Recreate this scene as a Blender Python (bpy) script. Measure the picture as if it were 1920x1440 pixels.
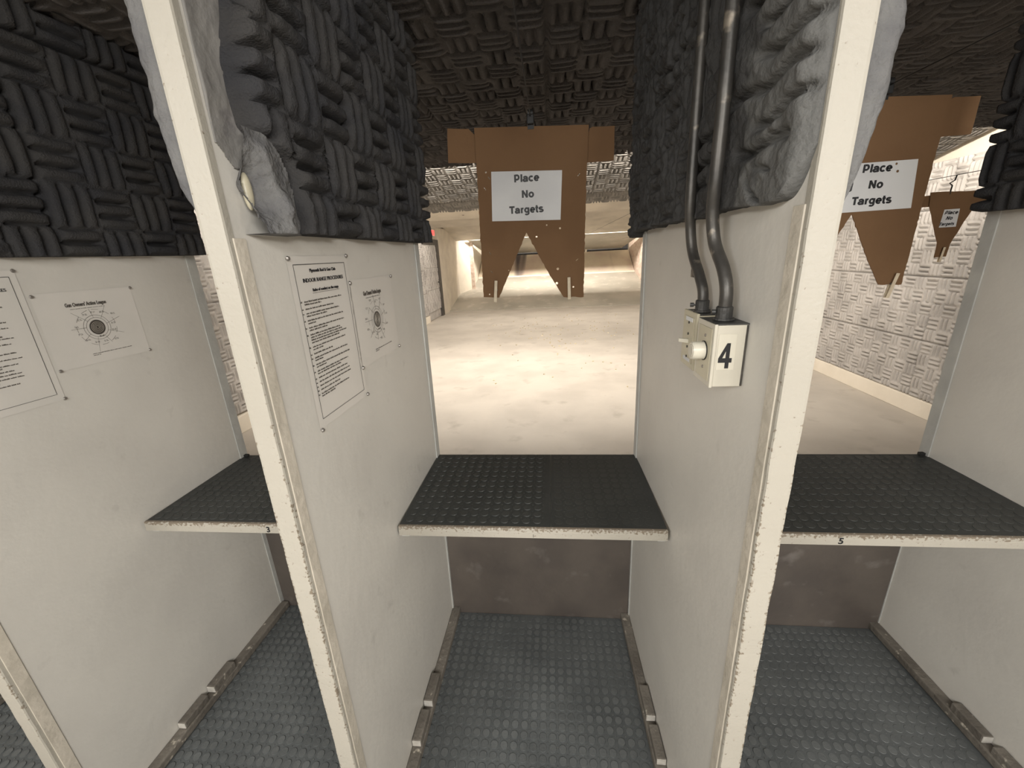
import bpy, bmesh, math, random
import numpy as np
from mathutils import Vector, Matrix, noise

random.seed(4)
S = bpy.context.scene
C = S.collection
for o in list(bpy.data.objects):
    bpy.data.objects.remove(o)

# ------------------------------------------------------------------ camera
F_PX, PITCH, YAW, ROLL, CAM_H = 749.28, 0.3134, 0.1068, -0.0512, 1.7421
fw = Vector((-math.sin(YAW)*math.cos(PITCH), math.cos(YAW)*math.cos(PITCH), -math.sin(PITCH)))
rt0 = Vector((math.cos(YAW), math.sin(YAW), 0))
up0 = rt0.cross(fw)
rt = math.cos(ROLL)*rt0 + math.sin(ROLL)*up0
up = -math.sin(ROLL)*rt0 + math.cos(ROLL)*up0
cd = bpy.data.cameras.new('camera')
cd.sensor_width = 36; cd.sensor_fit = 'HORIZONTAL'; cd.lens = F_PX/1920*36
cd.clip_start = 0.05; cd.clip_end = 100
cam = bpy.data.objects.new('camera', cd)
cam.matrix_world = Matrix(((rt.x, up.x, -fw.x, 0), (rt.y, up.y, -fw.y, 0), (rt.z, up.z, -fw.z, CAM_H), (0, 0, 0, 1)))
C.objects.link(cam); S.camera = cam

# ------------------------------------------------------------------ world, exposure, lights
S.view_settings.view_transform = 'Standard'
S.view_settings.look = 'None'
S.view_settings.exposure = 0.0
S.view_settings.gamma = 1.0
S.view_settings.use_curve_mapping = False
w = bpy.data.worlds.new('world'); S.world = w; w.use_nodes = True
w.node_tree.nodes['Background'].inputs[0].default_value = (1, .9, .8, 1)
w.node_tree.nodes['Background'].inputs[1].default_value = 0.02

def area(name, loc, size, power, color, aim):
    l = bpy.data.lights.new(name, 'AREA'); l.shape = 'RECTANGLE'; l.size, l.size_y = size
    l.energy = power; l.color = color
    o = bpy.data.objects.new(name, l); o.location = loc
    d = Vector(aim) - Vector(loc)
    o.rotation_euler = d.to_track_quat('-Z', 'Y').to_euler()
    C.objects.link(o); return o
WARM = (1.0, 0.915, 0.81)
# lamp rows: (name, location, (size), watt, colour, aim). Each sits inside a lamp housing built further down
area('rear_lamp_light', (-1.7, -1.5, 2.36), (1.3, .5), 84, (1.0, .98, .94), (-1.4, -.6, 0))
area('rear_lamp_light', (0.2, -1.2, 2.36), (1.3, .5), 56, (1.0, .98, .94), (0.2, -.3, 0))
area('rear_lamp_light', (2.0, -2.0, 2.36), (1.3, .5), 104, (1.0, .97, .92), (0.9, -.2, .5))  # unseen lamp added to brighten the left board of the middle stall
area('range_lamp_light', (0.1, 3.70, 2.60), (6.4, .06), 215, WARM, (0.1, 5.6, 2.25))
area('range_lamp_light', (-.75, 6.62, 2.62), (4.7, .10), 150, WARM, (-.75, 6.0, 0))
area('range_lamp_light', (0.1, 10.9, 2.68), (6.4, .12), 130, WARM, (0.1, 11.2, 0))
area('range_lamp_light', (0.1, 15.24, 2.46), (5.9, .06), 310, WARM, (0.1, 18.3, 1.1))

# ------------------------------------------------------------------ materials
def nodes(m):
    m.use_nodes = True
    nt = m.node_tree
    return nt, nt.nodes['Principled BSDF']
def tex_coord(nt, kind='Object'):
    tc = nt.nodes.new('ShaderNodeTexCoord'); return tc.outputs[kind]
def mat(name, col, col2=None, scale=6.0, rough=.6, bump=.0, bscale=40., spec=.5, metal=0., mixlo=.4, mixhi=.65, col3=None, scale3=60., lo3=.62, hi3=.72, coat=0., emit=0.):
    m = bpy.data.materials.new(name); nt, b = nodes(m)
    b.inputs['Roughness'].default_value = rough; b.inputs['Metallic'].default_value = metal
    b.inputs['Specular IOR Level'].default_value = spec
    if coat: b.inputs['Coat Weight'].default_value = coat; b.inputs['Coat Roughness'].default_value = .12
    tc = tex_coord(nt)
    out = None
    def layer(base, c, sc, lo, hi, detail=6):
        n = nt.nodes.new('ShaderNodeTexNoise'); n.inputs['Scale'].default_value = sc; n.inputs['Detail'].default_value = detail
        nt.links.new(tc, n.inputs['Vector'])
        r = nt.nodes.new('ShaderNodeValToRGB'); r.color_ramp.elements[0].position = lo; r.color_ramp.elements[1].position = hi
        nt.links.new(n.outputs['Fac'], r.inputs[0])
        mx = nt.nodes.new('ShaderNodeMix'); mx.data_type = 'RGBA'
        nt.links.new(r.outputs[0], mx.inputs['Factor'])
        if isinstance(base, tuple): mx.inputs['A'].default_value = (*base, 1)
        else: nt.links.new(base, mx.inputs['A'])
        mx.inputs['B'].default_value = (*c, 1)
        return mx.outputs['Result']
    base = col
    if col2: base = layer(base, col2, scale, mixlo, mixhi)
    if col3: base = layer(base, col3, scale3, lo3, hi3, 8)
    if isinstance(base, tuple): b.inputs['Base Color'].default_value = (*base, 1)
    else: nt.links.new(base, b.inputs['Base Color'])
    if bump:
        n = nt.nodes.new('ShaderNodeTexNoise'); n.inputs['Scale'].default_value = bscale; n.inputs['Detail'].default_value = 5
        nt.links.new(tc, n.inputs['Vector'])
        bp = nt.nodes.new('ShaderNodeBump'); bp.inputs['Strength'].default_value = bump; bp.inputs['Distance'].default_value = .01
        nt.links.new(n.outputs['Fac'], bp.inputs['Height']); nt.links.new(bp.outputs[0], b.inputs['Normal'])
    if emit:
        b.inputs['Emission Color'].default_value = (*col, 1); b.inputs['Emission Strength'].default_value = emit
    return m
M = {}
M['panel'] = mat('painted_panel', (.605, .58, .53), (.56, .535, .49), 3.0, .42, .12, 30, .45, col3=(.49, .465, .425), scale3=14, lo3=.66, hi3=.8)
M['trim'] = mat('cream_trim_paint', (.72, .655, .52), (.63, .57, .46), 7., .5, .25, 60, .4, col3=(.30, .25, .19), scale3=45, lo3=.66, hi3=.72)
M['trim_cool'] = mat('rear_trim_paint', (.50, .50, .47), (.42, .42, .40), 9., .5, .2, 50, .4)
M['lip'] = mat('caulk_lip', (.56, .51, .43), (.46, .42, .35), 12., .5, .3, 50, .4)
M['foam_dark'] = mat('charcoal_foam', (.052, .050, .049), (.038, .038, .041), 8., .95, .5, 220, .1)
M['foam_ceiling'] = mat('ceiling_foam', (.100, .091, .086), (.074, .068, .065), 5., .95, .5, 220, .1)
M['foam_baffle'] = mat('baffle_foam', (.27, .255, .235), (.20, .19, .175), 5., .9, .3, 100, .1)
M['foam_wall'] = mat('painted_wall_foam', (.47, .445, .42), (.37, .35, .33), 4., .9, .3, 100, .1)
M['foam_pale'] = mat('pale_torn_foam', (.155, .153, .15), (.12, .118, .12), 22., .9, .7, 90, .15)
M['smear'] = mat('grey_smear_paint', (.23, .22, .205), (.18, .172, .163), 10., .6, .4, 40, .3, col3=(.15, .14, .14), scale3=18, lo3=.68, hi3=.78)
M['tan'] = mat('old_glue', (.42, .36, .26), (.34, .28, .20), 20., .6, .2, 40)
M['concrete'] = mat('concrete_floor', (.50, .462, .41), (.43, .395, .35), 1.6, .55, .2, 30, .35, col3=(.34, .305, .265), scale3=3.4, lo3=.60, hi3=.78)
M['mat_floor'] = mat('rubber_mat', (.088, .094, .094), (.068, .073, .074), 5., .45, .1, 120, .5)
M['mat_bench'] = mat('bench_rubber', (.036, .038, .036), (.029, .031, .029), 6., .50, .1, 120, .45)
M['stud_floor'] = mat('worn_stud_tops', (.108, .114, .113), (.078, .083, .083), 7., .40, .1, 160, .5)
M['stud_bench'] = mat('worn_bench_studs', (.038, .040, .037), (.030, .032, .030), 7., .45, .1, 160, .5)
M['runner'] = mat('dirty_runner_wood', (.17, .152, .128), (.115, .102, .086), 10., .7, .5, 60, .3, col3=(.40, .36, .30), scale3=35, lo3=.64, hi3=.7)
M['block_end'] = mat('block_end_paint', (.62, .59, .54), (.5, .47, .42), 40., .6, .2, 60)
M['kick'] = mat('brown_kick_panel', (.118, .100, .086), (.092, .078, .069), 5., .38, .15, 25, .5, col3=(.20, .18, .165), scale3=9, lo3=.60, hi3=.80)
M['cream'] = mat('cream_wall_paint', (.66, .60, .50), (.58, .52, .44), 3., .6, .15, 30, .3)
M['cream_dirty'] = mat('dirty_cream_paint', (.62, .56, .47), (.50, .45, .38), 2., .6, .15, 30, .3, col3=(.20, .16, .13), scale3=7., lo3=.70, hi3=.76)
M['white_wall'] = mat('white_wall_paint', (.78, .72, .62), (.72, .66, .56), 3., .6, .1, 30, .3)
M['rust'] = mat('rusty_steel', (.66, .56, .48), (.50, .36, .29), 9., .7, .3, 20)
M['steel'] = mat('scuffed_trap_steel', (.42, .39, .335), (.33, .31, .265), .9, .55, .3, 12, .4, col3=(.54, .50, .44), scale3=3., lo3=.56, hi3=.76)
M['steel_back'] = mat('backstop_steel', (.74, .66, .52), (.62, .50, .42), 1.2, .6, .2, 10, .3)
def dark_bands(m):  # mixes dark upright bands into the backstop colour
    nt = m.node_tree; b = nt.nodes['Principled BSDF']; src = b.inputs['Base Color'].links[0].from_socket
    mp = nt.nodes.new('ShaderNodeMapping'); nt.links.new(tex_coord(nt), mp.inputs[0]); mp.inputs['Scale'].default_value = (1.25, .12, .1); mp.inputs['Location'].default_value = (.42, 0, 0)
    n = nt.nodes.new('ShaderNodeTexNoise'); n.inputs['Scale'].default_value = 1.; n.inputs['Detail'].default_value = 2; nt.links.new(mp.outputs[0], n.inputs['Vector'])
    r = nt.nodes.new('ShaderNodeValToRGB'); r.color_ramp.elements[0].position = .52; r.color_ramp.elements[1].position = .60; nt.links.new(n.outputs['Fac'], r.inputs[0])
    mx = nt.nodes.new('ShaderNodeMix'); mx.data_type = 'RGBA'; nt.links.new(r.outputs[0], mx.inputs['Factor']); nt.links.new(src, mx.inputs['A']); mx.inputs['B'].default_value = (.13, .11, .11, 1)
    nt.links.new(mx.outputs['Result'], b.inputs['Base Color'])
dark_bands(M['steel_back'])
M['cardboard'] = mat('brown_cardboard', (.205, .118, .062), (.175, .100, .052), 4., .85, .15, 60, .15)
M['paper'] = mat('white_paper', (.72, .72, .72), (.64, .64, .65), 5., .7, .05, 30, .3)
M['sheet'] = mat('laminated_sheet', (.63, .60, .555), (.60, .575, .53), 6., .35, .1, 9, .5, coat=.35)
M['ink'] = mat('black_ink', (.012, .012, .014), rough=.5)
M['ink_soft'] = mat('printed_grey_ink', (.07, .06, .05), rough=.5)
M['dial_ink'] = mat('dark_dial_ink', (.06, .052, .045), rough=.45)
M['conduit'] = mat('weathered_conduit', (.085, .079, .071), (.055, .052, .048), 18., .42, .08, 60, .5, metal=.5, col3=(.30, .26, .21), scale3=25, lo3=.60, hi3=.72)
M['fitting'] = mat('dark_fitting', (.055, .054, .052), (.08, .078, .075), 30., .5, .2, 80, .5, metal=.5)
M['box'] = mat('ivory_box', (.55, .515, .435), (.50, .47, .395), 10., .38, .1, 40, .5)
M['box_yellow'] = mat('yellowed_plate', (.50, .46, .345), (.46, .42, .31), 12., .4, .1, 40, .5)
M['knob'] = mat('ivory_plastic', (.59, .555, .465), rough=.3)
M['black'] = mat('black_metal', (.012, .012, .012), rough=.5)
M['brass'] = mat('pale_brass', (.80, .68, .42), rough=.3, metal=.6)
M['wood'] = mat('clothespin_wood', (.74, .64, .48), (.62, .52, .38), 30., .6, .2, 60)
M['silver'] = mat('pin_metal', (.30, .28, .26), rough=.45, metal=.8)
M['door'] = mat('dark_door_frame', (.07, .062, .056), (.05, .046, .042), 8., .6)
M['red'] = mat('red_sign_panel', (.9, .10, .09), rough=.4, emit=1.2)
M['housing'] = mat('white_housing', (.75, .72, .66), rough=.4)
M['tube'] = mat('lamp_tube', (1., .93, .8), rough=.4, emit=3.)

# painted-over foam: pale by the front edge of the board, dark further in
def graded_foam():
    m = bpy.data.materials.new('painted_over_foam'); nt, b = nodes(m)
    b.inputs['Roughness'].default_value = .8; b.inputs['Specular IOR Level'].default_value = .2
    tc = tex_coord(nt)
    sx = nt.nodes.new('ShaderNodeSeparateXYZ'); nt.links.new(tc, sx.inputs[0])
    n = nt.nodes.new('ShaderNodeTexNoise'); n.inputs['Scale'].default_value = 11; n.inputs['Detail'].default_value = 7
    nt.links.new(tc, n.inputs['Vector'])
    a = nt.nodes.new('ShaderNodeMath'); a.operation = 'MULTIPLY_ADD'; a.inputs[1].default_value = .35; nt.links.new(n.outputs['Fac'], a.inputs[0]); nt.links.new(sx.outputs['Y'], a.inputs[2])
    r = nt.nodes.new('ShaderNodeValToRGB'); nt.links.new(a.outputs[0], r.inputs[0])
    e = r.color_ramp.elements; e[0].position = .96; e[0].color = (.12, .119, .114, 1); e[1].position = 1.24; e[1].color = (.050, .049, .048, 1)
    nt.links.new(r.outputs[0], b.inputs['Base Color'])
    n2 = nt.nodes.new('ShaderNodeTexNoise'); n2.inputs['Scale'].default_value = 70; n2.inputs['Detail'].default_value = 6; nt.links.new(tc, n2.inputs['Vector'])
    bp = nt.nodes.new('ShaderNodeBump'); bp.inputs['Strength'].default_value = .7; bp.inputs['Distance'].default_value = .008
    nt.links.new(n2.outputs['Fac'], bp.inputs['Height']); nt.links.new(bp.outputs[0], b.inputs['Normal'])
    return m
M['foam_painted'] = graded_foam()

# trim with chipped edges: heavier wear between bench height and foam
def worn_trim():
    m = bpy.data.materials.new('worn_cream_trim'); nt, b = nodes(m)
    b.inputs['Roughness'].default_value = .5; b.inputs['Specular IOR Level'].default_value = .4
    tc = tex_coord(nt)
    n = nt.nodes.new('ShaderNodeTexNoise'); n.inputs['Scale'].default_value = 5; n.inputs['Detail'].default_value = 4; nt.links.new(tc, n.inputs['Vector'])
    mx = nt.nodes.new('ShaderNodeMix'); mx.data_type = 'RGBA'; nt.links.new(n.outputs['Fac'], mx.inputs['Factor'])
    mx.inputs['A'].default_value = (.405, .378, .325, 1); mx.inputs['B'].default_value = (.355, .33, .28, 1)
    # wear mask from vertex attribute 'edge' (1 at the arrises) and height band
    at = nt.nodes.new('ShaderNodeAttribute'); at.attribute_name = 'edge'
    n2 = nt.nodes.new('ShaderNodeTexNoise'); n2.inputs['Scale'].default_value = 130; n2.inputs['Detail'].default_value = 9; nt.links.new(tc, n2.inputs['Vector'])
    a = nt.nodes.new('ShaderNodeMath'); a.operation = 'MULTIPLY_ADD'; nt.links.new(at.outputs['Fac'], a.inputs[0]); a.inputs[1].default_value = .25; nt.links.new(n2.outputs['Fac'], a.inputs[2])
    r = nt.nodes.new('ShaderNodeValToRGB'); r.color_ramp.elements[0].position = .70; r.color_ramp.elements[1].position = .78
    nt.links.new(a.outputs[0], r.inputs[0])
    mx2 = nt.nodes.new('ShaderNodeMix'); mx2.data_type = 'RGBA'; nt.links.new(r.outputs[0], mx2.inputs['Factor'])
    nt.links.new(mx.outputs['Result'], mx2.inputs['A']); mx2.inputs['B'].default_value = (.19, .155, .115, 1)
    nt.links.new(mx2.outputs['Result'], b.inputs['Base Color'])
    bp = nt.nodes.new('ShaderNodeBump'); bp.inputs['Strength'].default_value = .25; bp.inputs['Distance'].default_value = .004
    nt.links.new(a.outputs[0], bp.inputs['Height']); bp.invert = True; nt.links.new(bp.outputs[0], b.inputs['Normal'])
    return m
M['worn'] = worn_trim()

# ------------------------------------------------------------------ object helpers
def link(name, me, m=None, parent=None, smooth=False):
    o = bpy.data.objects.new(name, me); C.objects.link(o)
    if m is not None: me.materials.append(m)
    if parent is not None: o.parent = parent; o.matrix_parent_inverse = parent_inv(parent)
    if smooth: me.polygons.foreach_set('use_smooth', [True]*len(me.polygons))
    return o
def world_of(o):
    mw = o.matrix_basis.copy()
    if o.parent: mw = world_of(o.parent) @ o.matrix_parent_inverse @ mw
    return mw
def parent_inv(p): return world_of(p).inverted()
def empty(name, loc, label, cat, group=None):
    o = bpy.data.objects.new(name, None); o.empty_display_size = .05; C.objects.link(o); o.location = loc
    return tag(o, label, cat, group)
def tag(o, label, cat, group=None):
    o['label'] = label; o['category'] = cat
    if group: o['group'] = group
    return o
def struct(o):
    o['kind'] = 'structure'; return o
def bm_obj(name, bm, m, parent=None, smooth=False, bevel=0):
    bmesh.ops.recalc_face_normals(bm, faces=bm.faces)
    me = bpy.data.meshes.new(name); bm.to_mesh(me); bm.free()
    o = link(name, me, m, parent, smooth)
    if bevel:
        b = o.modifiers.new('bevel', 'BEVEL'); b.width = bevel; b.segments = 2; b.limit_method = 'ANGLE'
    return o
def hexa(bm, p):   # 8 points: bottom ring 0-3, top ring 4-7
    v = [bm.verts.new(q) for q in p]
    for f in ((3, 2, 1, 0), (4, 5, 6, 7), (0, 1, 5, 4), (1, 2, 6, 5), (2, 3, 7, 6), (3, 0, 4, 7)):
        bm.faces.new([v[i] for i in f])
def add_box(bm, x0, x1, y0, y1, z0, z1, Mx=None):
    p = [(x0, y0, z0), (x1, y0, z0), (x1, y1, z0), (x0, y1, z0), (x0, y0, z1), (x1, y0, z1), (x1, y1, z1), (x0, y1, z1)]
    if Mx: p = [Mx @ Vector(q) for q in p]
    hexa(bm, p)
def box(name, x0, x1, y0, y1, z0, z1, m, parent=None, bevel=0, Mx=None):
    bm = bmesh.new(); add_box(bm, x0, x1, y0, y1, z0, z1, Mx); return bm_obj(name, bm, m, parent, bevel=bevel)
def tube(bm, pts, r, n=14, cap=True):
    pts = [Vector(p) for p in pts]; rings = []
    up_ = None
    for i, p in enumerate(pts):
        d = (pts[min(i+1, len(pts)-1)] - pts[max(i-1, 0)]).normalized()
        if up_ is None: up_ = Vector((1, 0, 0)) if abs(d.x) < .9 else Vector((0, 1, 0))
        a = (up_ - d*up_.dot(d)).normalized(); b = d.cross(a); up_ = a
        rr = r[i] if isinstance(r, (list, tuple)) else r
        rings.append([bm.verts.new(p + a*rr*math.cos(2*math.pi*k/n) + b*rr*math.sin(2*math.pi*k/n)) for k in range(n)])
    for a, b in zip(rings, rings[1:]):
        for k in range(n): bm.faces.new((a[k], a[(k+1) % n], b[(k+1) % n], b[k]))
    if cap:
        bm.faces.new(rings[0][::-1]); bm.faces.new(rings[-1])
def smooth_path(pts, n=8):
    pts = [Vector(p) for p in pts]; out = []
    P = [pts[0]] + pts + [pts[-1]]
    for i in range(1, len(P)-2):
        for k in range(n):
            t = k/n; a, b, c, d = P[i-1], P[i], P[i+1], P[i+2]
            out.append(.5*((2*b)+(-a+c)*t+(2*a-5*b+4*c-d)*t*t+(-a+3*b-3*c+d)*t*t*t))
    out.append(pts[-1]); return out
def text(name, body, size, Mx, m, parent=None, bold=0., align='CENTER', depth=.0004, sx=1.0, shear=0.):
    cu = bpy.data.curves.new(name, 'FONT'); cu.body = body; cu.size = size; cu.offset = bold; cu.extrude = depth
    cu.align_x = align; cu.align_y = 'CENTER'; cu.resolution_u = 3; cu.shear = shear
    t = bpy.data.objects.new(name, cu); C.objects.link(t)
    dg = bpy.context.evaluated_depsgraph_get(); dg.update()
    me = bpy.data.meshes.new_from_object(t.evaluated_get(dg)); bpy.data.objects.remove(t)
    me.transform(Mx @ Matrix.Diagonal((sx, 1, 1, 1)))
    me.materials.clear()
    return link(name, me, m, parent)
def grid_mesh(name, P, m, parent=None, mask=None, smooth=True):
    """P: (nu,nv,3) array of points; mask: (nu-1,nv-1) bool of faces to keep"""
    nu, nv = P.shape[:2]
    idx = np.arange(nu*nv).reshape(nu, nv)
    q = np.stack([idx[:-1, :-1], idx[1:, :-1], idx[1:, 1:], idx[:-1, 1:]], -1)
    q = q[mask] if mask is not None else q.reshape(-1, 4)
    used, inv = np.unique(q.ravel(), return_inverse=True)
    co = P.reshape(-1, 3)[used]; q = inv.reshape(-1, 4)
    me = bpy.data.meshes.new(name)
    me.vertices.add(len(co)); me.vertices.foreach_set('co', co.astype(np.float32).ravel())
    me.loops.add(q.size); me.loops.foreach_set('vertex_index', q.astype(np.int32).ravel())
    me.polygons.add(len(q)); me.polygons.foreach_set('loop_start', np.arange(0, q.size, 4, dtype=np.int32))
    me.polygons.foreach_set('loop_total', np.full(len(q), 4, dtype=np.int32))
    me.update(); me.validate()
    me.polygons.foreach_set('use_smooth', [smooth]*len(me.polygons))
    return link(name, me, m, parent)
def vnoise(x, y, seed=0, octaves=3):
    rs = np.random.RandomState(seed); out = np.zeros_like(x); amp = 1.; tot = 0
    for o in range(octaves):
        T = rs.rand(64, 64)
        xi = np.floor(x).astype(int); yi = np.floor(y).astype(int); fx = x-xi; fy = y-yi
        fx = fx*fx*(3-2*fx); fy = fy*fy*(3-2*fy)
        g = lambda a, b: T[a % 64, b % 64]
        out += amp*((g(xi, yi)*(1-fx)+g(xi+1, yi)*fx)*(1-fy)+(g(xi, yi+1)*(1-fx)+g(xi+1, yi+1)*fx)*fy)
        tot += amp; amp *= .5; x = x*2.03+7; y = y*2.03+3
    return out/tot
def sstep(a, b, x):
    t = np.clip((x-a)/(b-a), 0, 1); return t*t*(3-2*t)
BLK = .122
def weave(u, v, flip=0):
    """height 0..1 of the basket-weave convoluted foam; 3 bars per block"""
    i = np.floor(u/BLK); j = np.floor(v/BLK); a = u/BLK-i; b = v/BLK-j
    hor = ((i+j+flip) % 2 == 0)
    t = np.where(hor, b, a); s = np.where(hor, a, b)
    k = t*3; d = np.abs(k-np.round(k)); edge = (np.round(k) == 0) | (np.round(k) == 3)
    val = np.exp(-(d/.145)**2)
    e = np.minimum(s, 1-s)
    st = sstep(.02, .16, e)*np.where(edge, .72, 1.)
    return 1 - val*st - .16*(1-sstep(0, .22, e)) - .10*(2*d-1)**2*0
def foam(name, org, U, V, N, W, H, m, parent=None, res=.006, depth=.04, base=.012, flip=0, u0=0., v0=0., hmod=None, keep=None, seams=True, seed=1, ulow=None, vlow=None):
    org, U, V, N = (np.array(a, float) for a in (org, U, V, N))
    nu = int(W/res)+1; nv = int(H/res)+1
    u, v = np.meshgrid(np.linspace(0, W, nu), np.linspace(0, H, nv), indexing='ij')
    if ulow is not None: u = ulow(v) + (W-ulow(v))*u/W
    if vlow is not None: v = vlow(u) + (H-vlow(u))*v/H
    wob = (vnoise(u*9, v*9, seed)-.5)*.010
    h = base + depth*weave(u+u0+wob, v+v0+wob*.8, flip)*(.88+.24*vnoise(u*5, v*5, seed+5))
    if seams:
        su = (u+u0) % (BLK*5); sv = (v+v0) % (BLK*5)
        ds = np.minimum(np.minimum(su, BLK*5-su), np.minimum(sv, BLK*5-sv))
        h *= 1-.9*np.exp(-(ds/.0055)**2)
    if hmod: h = hmod(u, v, h)
    # skirt
    P = org + u[..., None]*U + v[..., None]*V + h[..., None]*N
    Q = np.zeros((nu+2, nv+2, 3)); Q[1:-1, 1:-1] = P
    up_, vp = np.pad(u, 1, 'edge'), np.pad(v, 1, 'edge')
    B = org + up_[..., None]*U + vp[..., None]*V
    Q[0], Q[-1], Q[:, 0], Q[:, -1] = B[0], B[-1], B[:, 0], B[:, -1]
    msk = None
    if keep is not None:
        k = np.pad(keep(u, v), 1, 'edge'); msk = k[:-1, :-1] & k[1:, :-1] & k[1:, 1:] & k[:-1, 1:]
    return grid_mesh(name, Q, m, parent, msk)

# ------------------------------------------------------------------ the room
XL_W, XR_W, Y_REAR, Y_END = -3.45, 3.65, -3.0, 18.6
ZC = 2.50     # board above the low ceiling's foam
struct(box('floor', XL_W-.1, XR_W+.1, Y_REAR-.1, Y_END+.3, -.1, 0, M['concrete']))
# low foamed ceiling over the stalls
cl = box('ceiling', XL_W, XR_W, Y_REAR, 3.64, ZC, ZC+.04, M['foam_ceiling']); struct(cl)
def ceil_mod(u, v, h):          # torn, wavy far edge and sagging tiles
    return h*(1-.0*u)
o = foam('foam_lining', (XL_W, .15, ZC), (1, 0, 0), (0, 1, 0), (0, 0, -1), XR_W-XL_W, 3.49, M['foam_ceiling'], cl, res=.0105, depth=.042, base=.008, u0=(3.26 % .61), v0=.61-(2.22 % .61), seed=11)
# roof above the baffled part
struct(box('ceiling', XL_W, XR_W, 3.4, Y_END+.3, 3.05, 3.12, M['cream']))
struct(box('wall_rear', XL_W, XR_W, Y_REAR-.1, Y_REAR, 0, 2.6, M['cream']))
struct(box('wall_end', XL_W, XR_W, Y_END+.2, Y_END+.3, 0, 3.1, M['white_wall']))
struct(box('trim_1', XL_W, XR_W, 3.60, 3.64, ZC+.04, 3.06, M['cream']))
# right wall: concrete curb, painted foam, plain paint above
wr = struct(box('wall_right', XR_W+.045, XR_W+.15, Y_REAR-.1, Y_END+.3, 0, 3.12, M['cream']))
foam('foam_lining', (XR_W+.045, 1.4, .17), (0, 1, 0), (0, 0, 1), (-1, 0, 0), 11.6, 2.2, M['foam_wall'], wr, res=.0105, depth=.044, base=.010, u0=.2, v0=.05, seed=21)
struct(box('baseboard_right', XR_W-.02, XR_W+.046, Y_REAR, Y_END+.2, 0, .165, M['white_wall'], bevel=.006))
wl = struct(box('wall_left', XL_W-.15, XL_W-.045, Y_REAR-.1, Y_END+.3, 0, 3.12, M['cream']))
foam('foam_lining', (XL_W-.045, 1.4, .2), (0, 1, 0), (0, 0, 1), (1, 0, 0), 9.75, 2.25, M['foam_wall'], wl, res=.0115, depth=.034, base=.010, u0=.1, v0=.0, flip=1, seed=22)
struct(box('baseboard_left', XL_W-.046, XL_W+.02, Y_REAR, 11.15, 0, .19, M['white_wall'], bevel=.006))
# door in the left wall, padded with the same foam
dr = struct(box('door_1', XL_W-.046, XL_W-.02, 11.17, 12.45, 0.02, 2.12, M['foam_wall']))
foam('foam_pad', (XL_W-.02, 11.17, .25), (0, 1, 0), (0, 0, 1), (1, 0, 0), 1.28, 1.87, M['foam_wall'], dr, res=.0115, depth=.03, base=.008, seed=23)
bm = bmesh.new()
add_box(bm, XL_W-.046, XL_W+.04, 12.45, 12.70, 0, 2.27); add_box(bm, XL_W-.046, XL_W+.04, 11.17, 12.45, 2.12, 2.27)
bm_obj('door_frame', bm, M['door'], dr, bevel=.004)
bm = bmesh.new(); tube(bm, [(XL_W+.02, 12.30, 1.05), (XL_W+.10, 12.30, 1.05)], .014); tube(bm, [(XL_W+.10, 12.33, 1.05), (XL_W+.10, 12.17, 1.05)], .012)
bm_obj('door_handle', bm, M['door'], dr)
# cream stretch of wall and the pale return in front of the trap
struct(box('trim_2', XL_W-.046, XL_W+.03, 12.70, 15.2, 0, 2.62, M['cream']))
bm = bmesh.new()
hexa(bm, [(XL_W-.04, 15.2, 0), (XL_W+.03, 15.2, 0), (-3.06, 15.75, 0), (-3.06, 15.85, 0), (XL_W-.04, 15.2, 2.62), (XL_W+.03, 15.2, 2.62), (-3.06, 15.75, 2.62), (-3.06, 15.85, 2.62)])
struct(bm_obj('trim_3', bm, M['white_wall']))
bm = bmesh.new()
hexa(bm, [(XR_W+.04, 15.0, 0), (3.40, 15.75, 0), (3.40, 15.85, 0), (XR_W+.05, 15.85, 0), (XR_W+.04, 15.0, 2.62), (3.40, 15.75, 2.62), (3.40, 15.85, 2.62), (XR_W+.05, 15.85, 2.62)])
struct(bm_obj('trim_4', bm, M['white_wall']))

# ------------------------------------------------------------------ baffles
def baffle(y0, z0, y1, z1, label, foamed, m, dz=.05):
    t = empty('ceiling_baffle', (0.1, y0, z0), label, 'baffle')
    bm = bmesh.new(); d = Vector((0, y1-y0, z1-z0)); L = d.length; d.normalize(); n = Vector((0, d.z, -d.y))
    a, b = XL_W+.002, XR_W-.002
    p = lambda x, s, k: (x, y0+d.y*s-n.y*k, z0+d.z*s-n.z*k)
    hexa(bm, [p(a, 0, 0), p(b, 0, 0), p(b, L, 0), p(a, L, 0), p(a, 0, dz), p(b, 0, dz), p(b, L, dz), p(a, L, dz)])
    bm_obj('board', bm, m if not foamed else M['cream'], t)
    if foamed:
        foam('foam_lining', (a, y0, z0), (1, 0, 0), tuple(d), tuple(n), b-a, L, M['foam_baffle'], t, res=.0105, depth=.046, base=.008, u0=.35, v0=.02, seed=int(y0*10))
    for x in (-2.4, -.8, .9, 2.5):
        bm = bmesh.new(); tube(bm, [(x, (y0+y1)/2, (z0+z1)/2+.03), (x, (y0+y1)/2, 3.05)], .008, 8)
        bm_obj('hanger_rod', bm, M['fitting'], t)
    return t
baffle(3.80, 2.66, 4.92, 2.40, 'sloping foam-lined ceiling baffle nearest the stalls, brightly lit from its near edge', True, None)
baffle(5.35, 2.66, 6.22, 2.42, 'second sloping foam-lined baffle, grey and in shade behind the bright one', True, None)
baffle(7.10, 2.76, 8.10, 2.425, 'cream painted sloping baffle beyond the foam-lined ones', False, M['cream_dirty'])
baffle(9.60, 2.72, 10.50, 2.46, 'farther cream baffle with dark bullet marks', False, M['cream_dirty'])
baffle(12.9, 2.80, 15.2, 2.30, 'last pale baffle dropping to the mouth of the bullet trap', False, M['cream_dirty'], .08)

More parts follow.
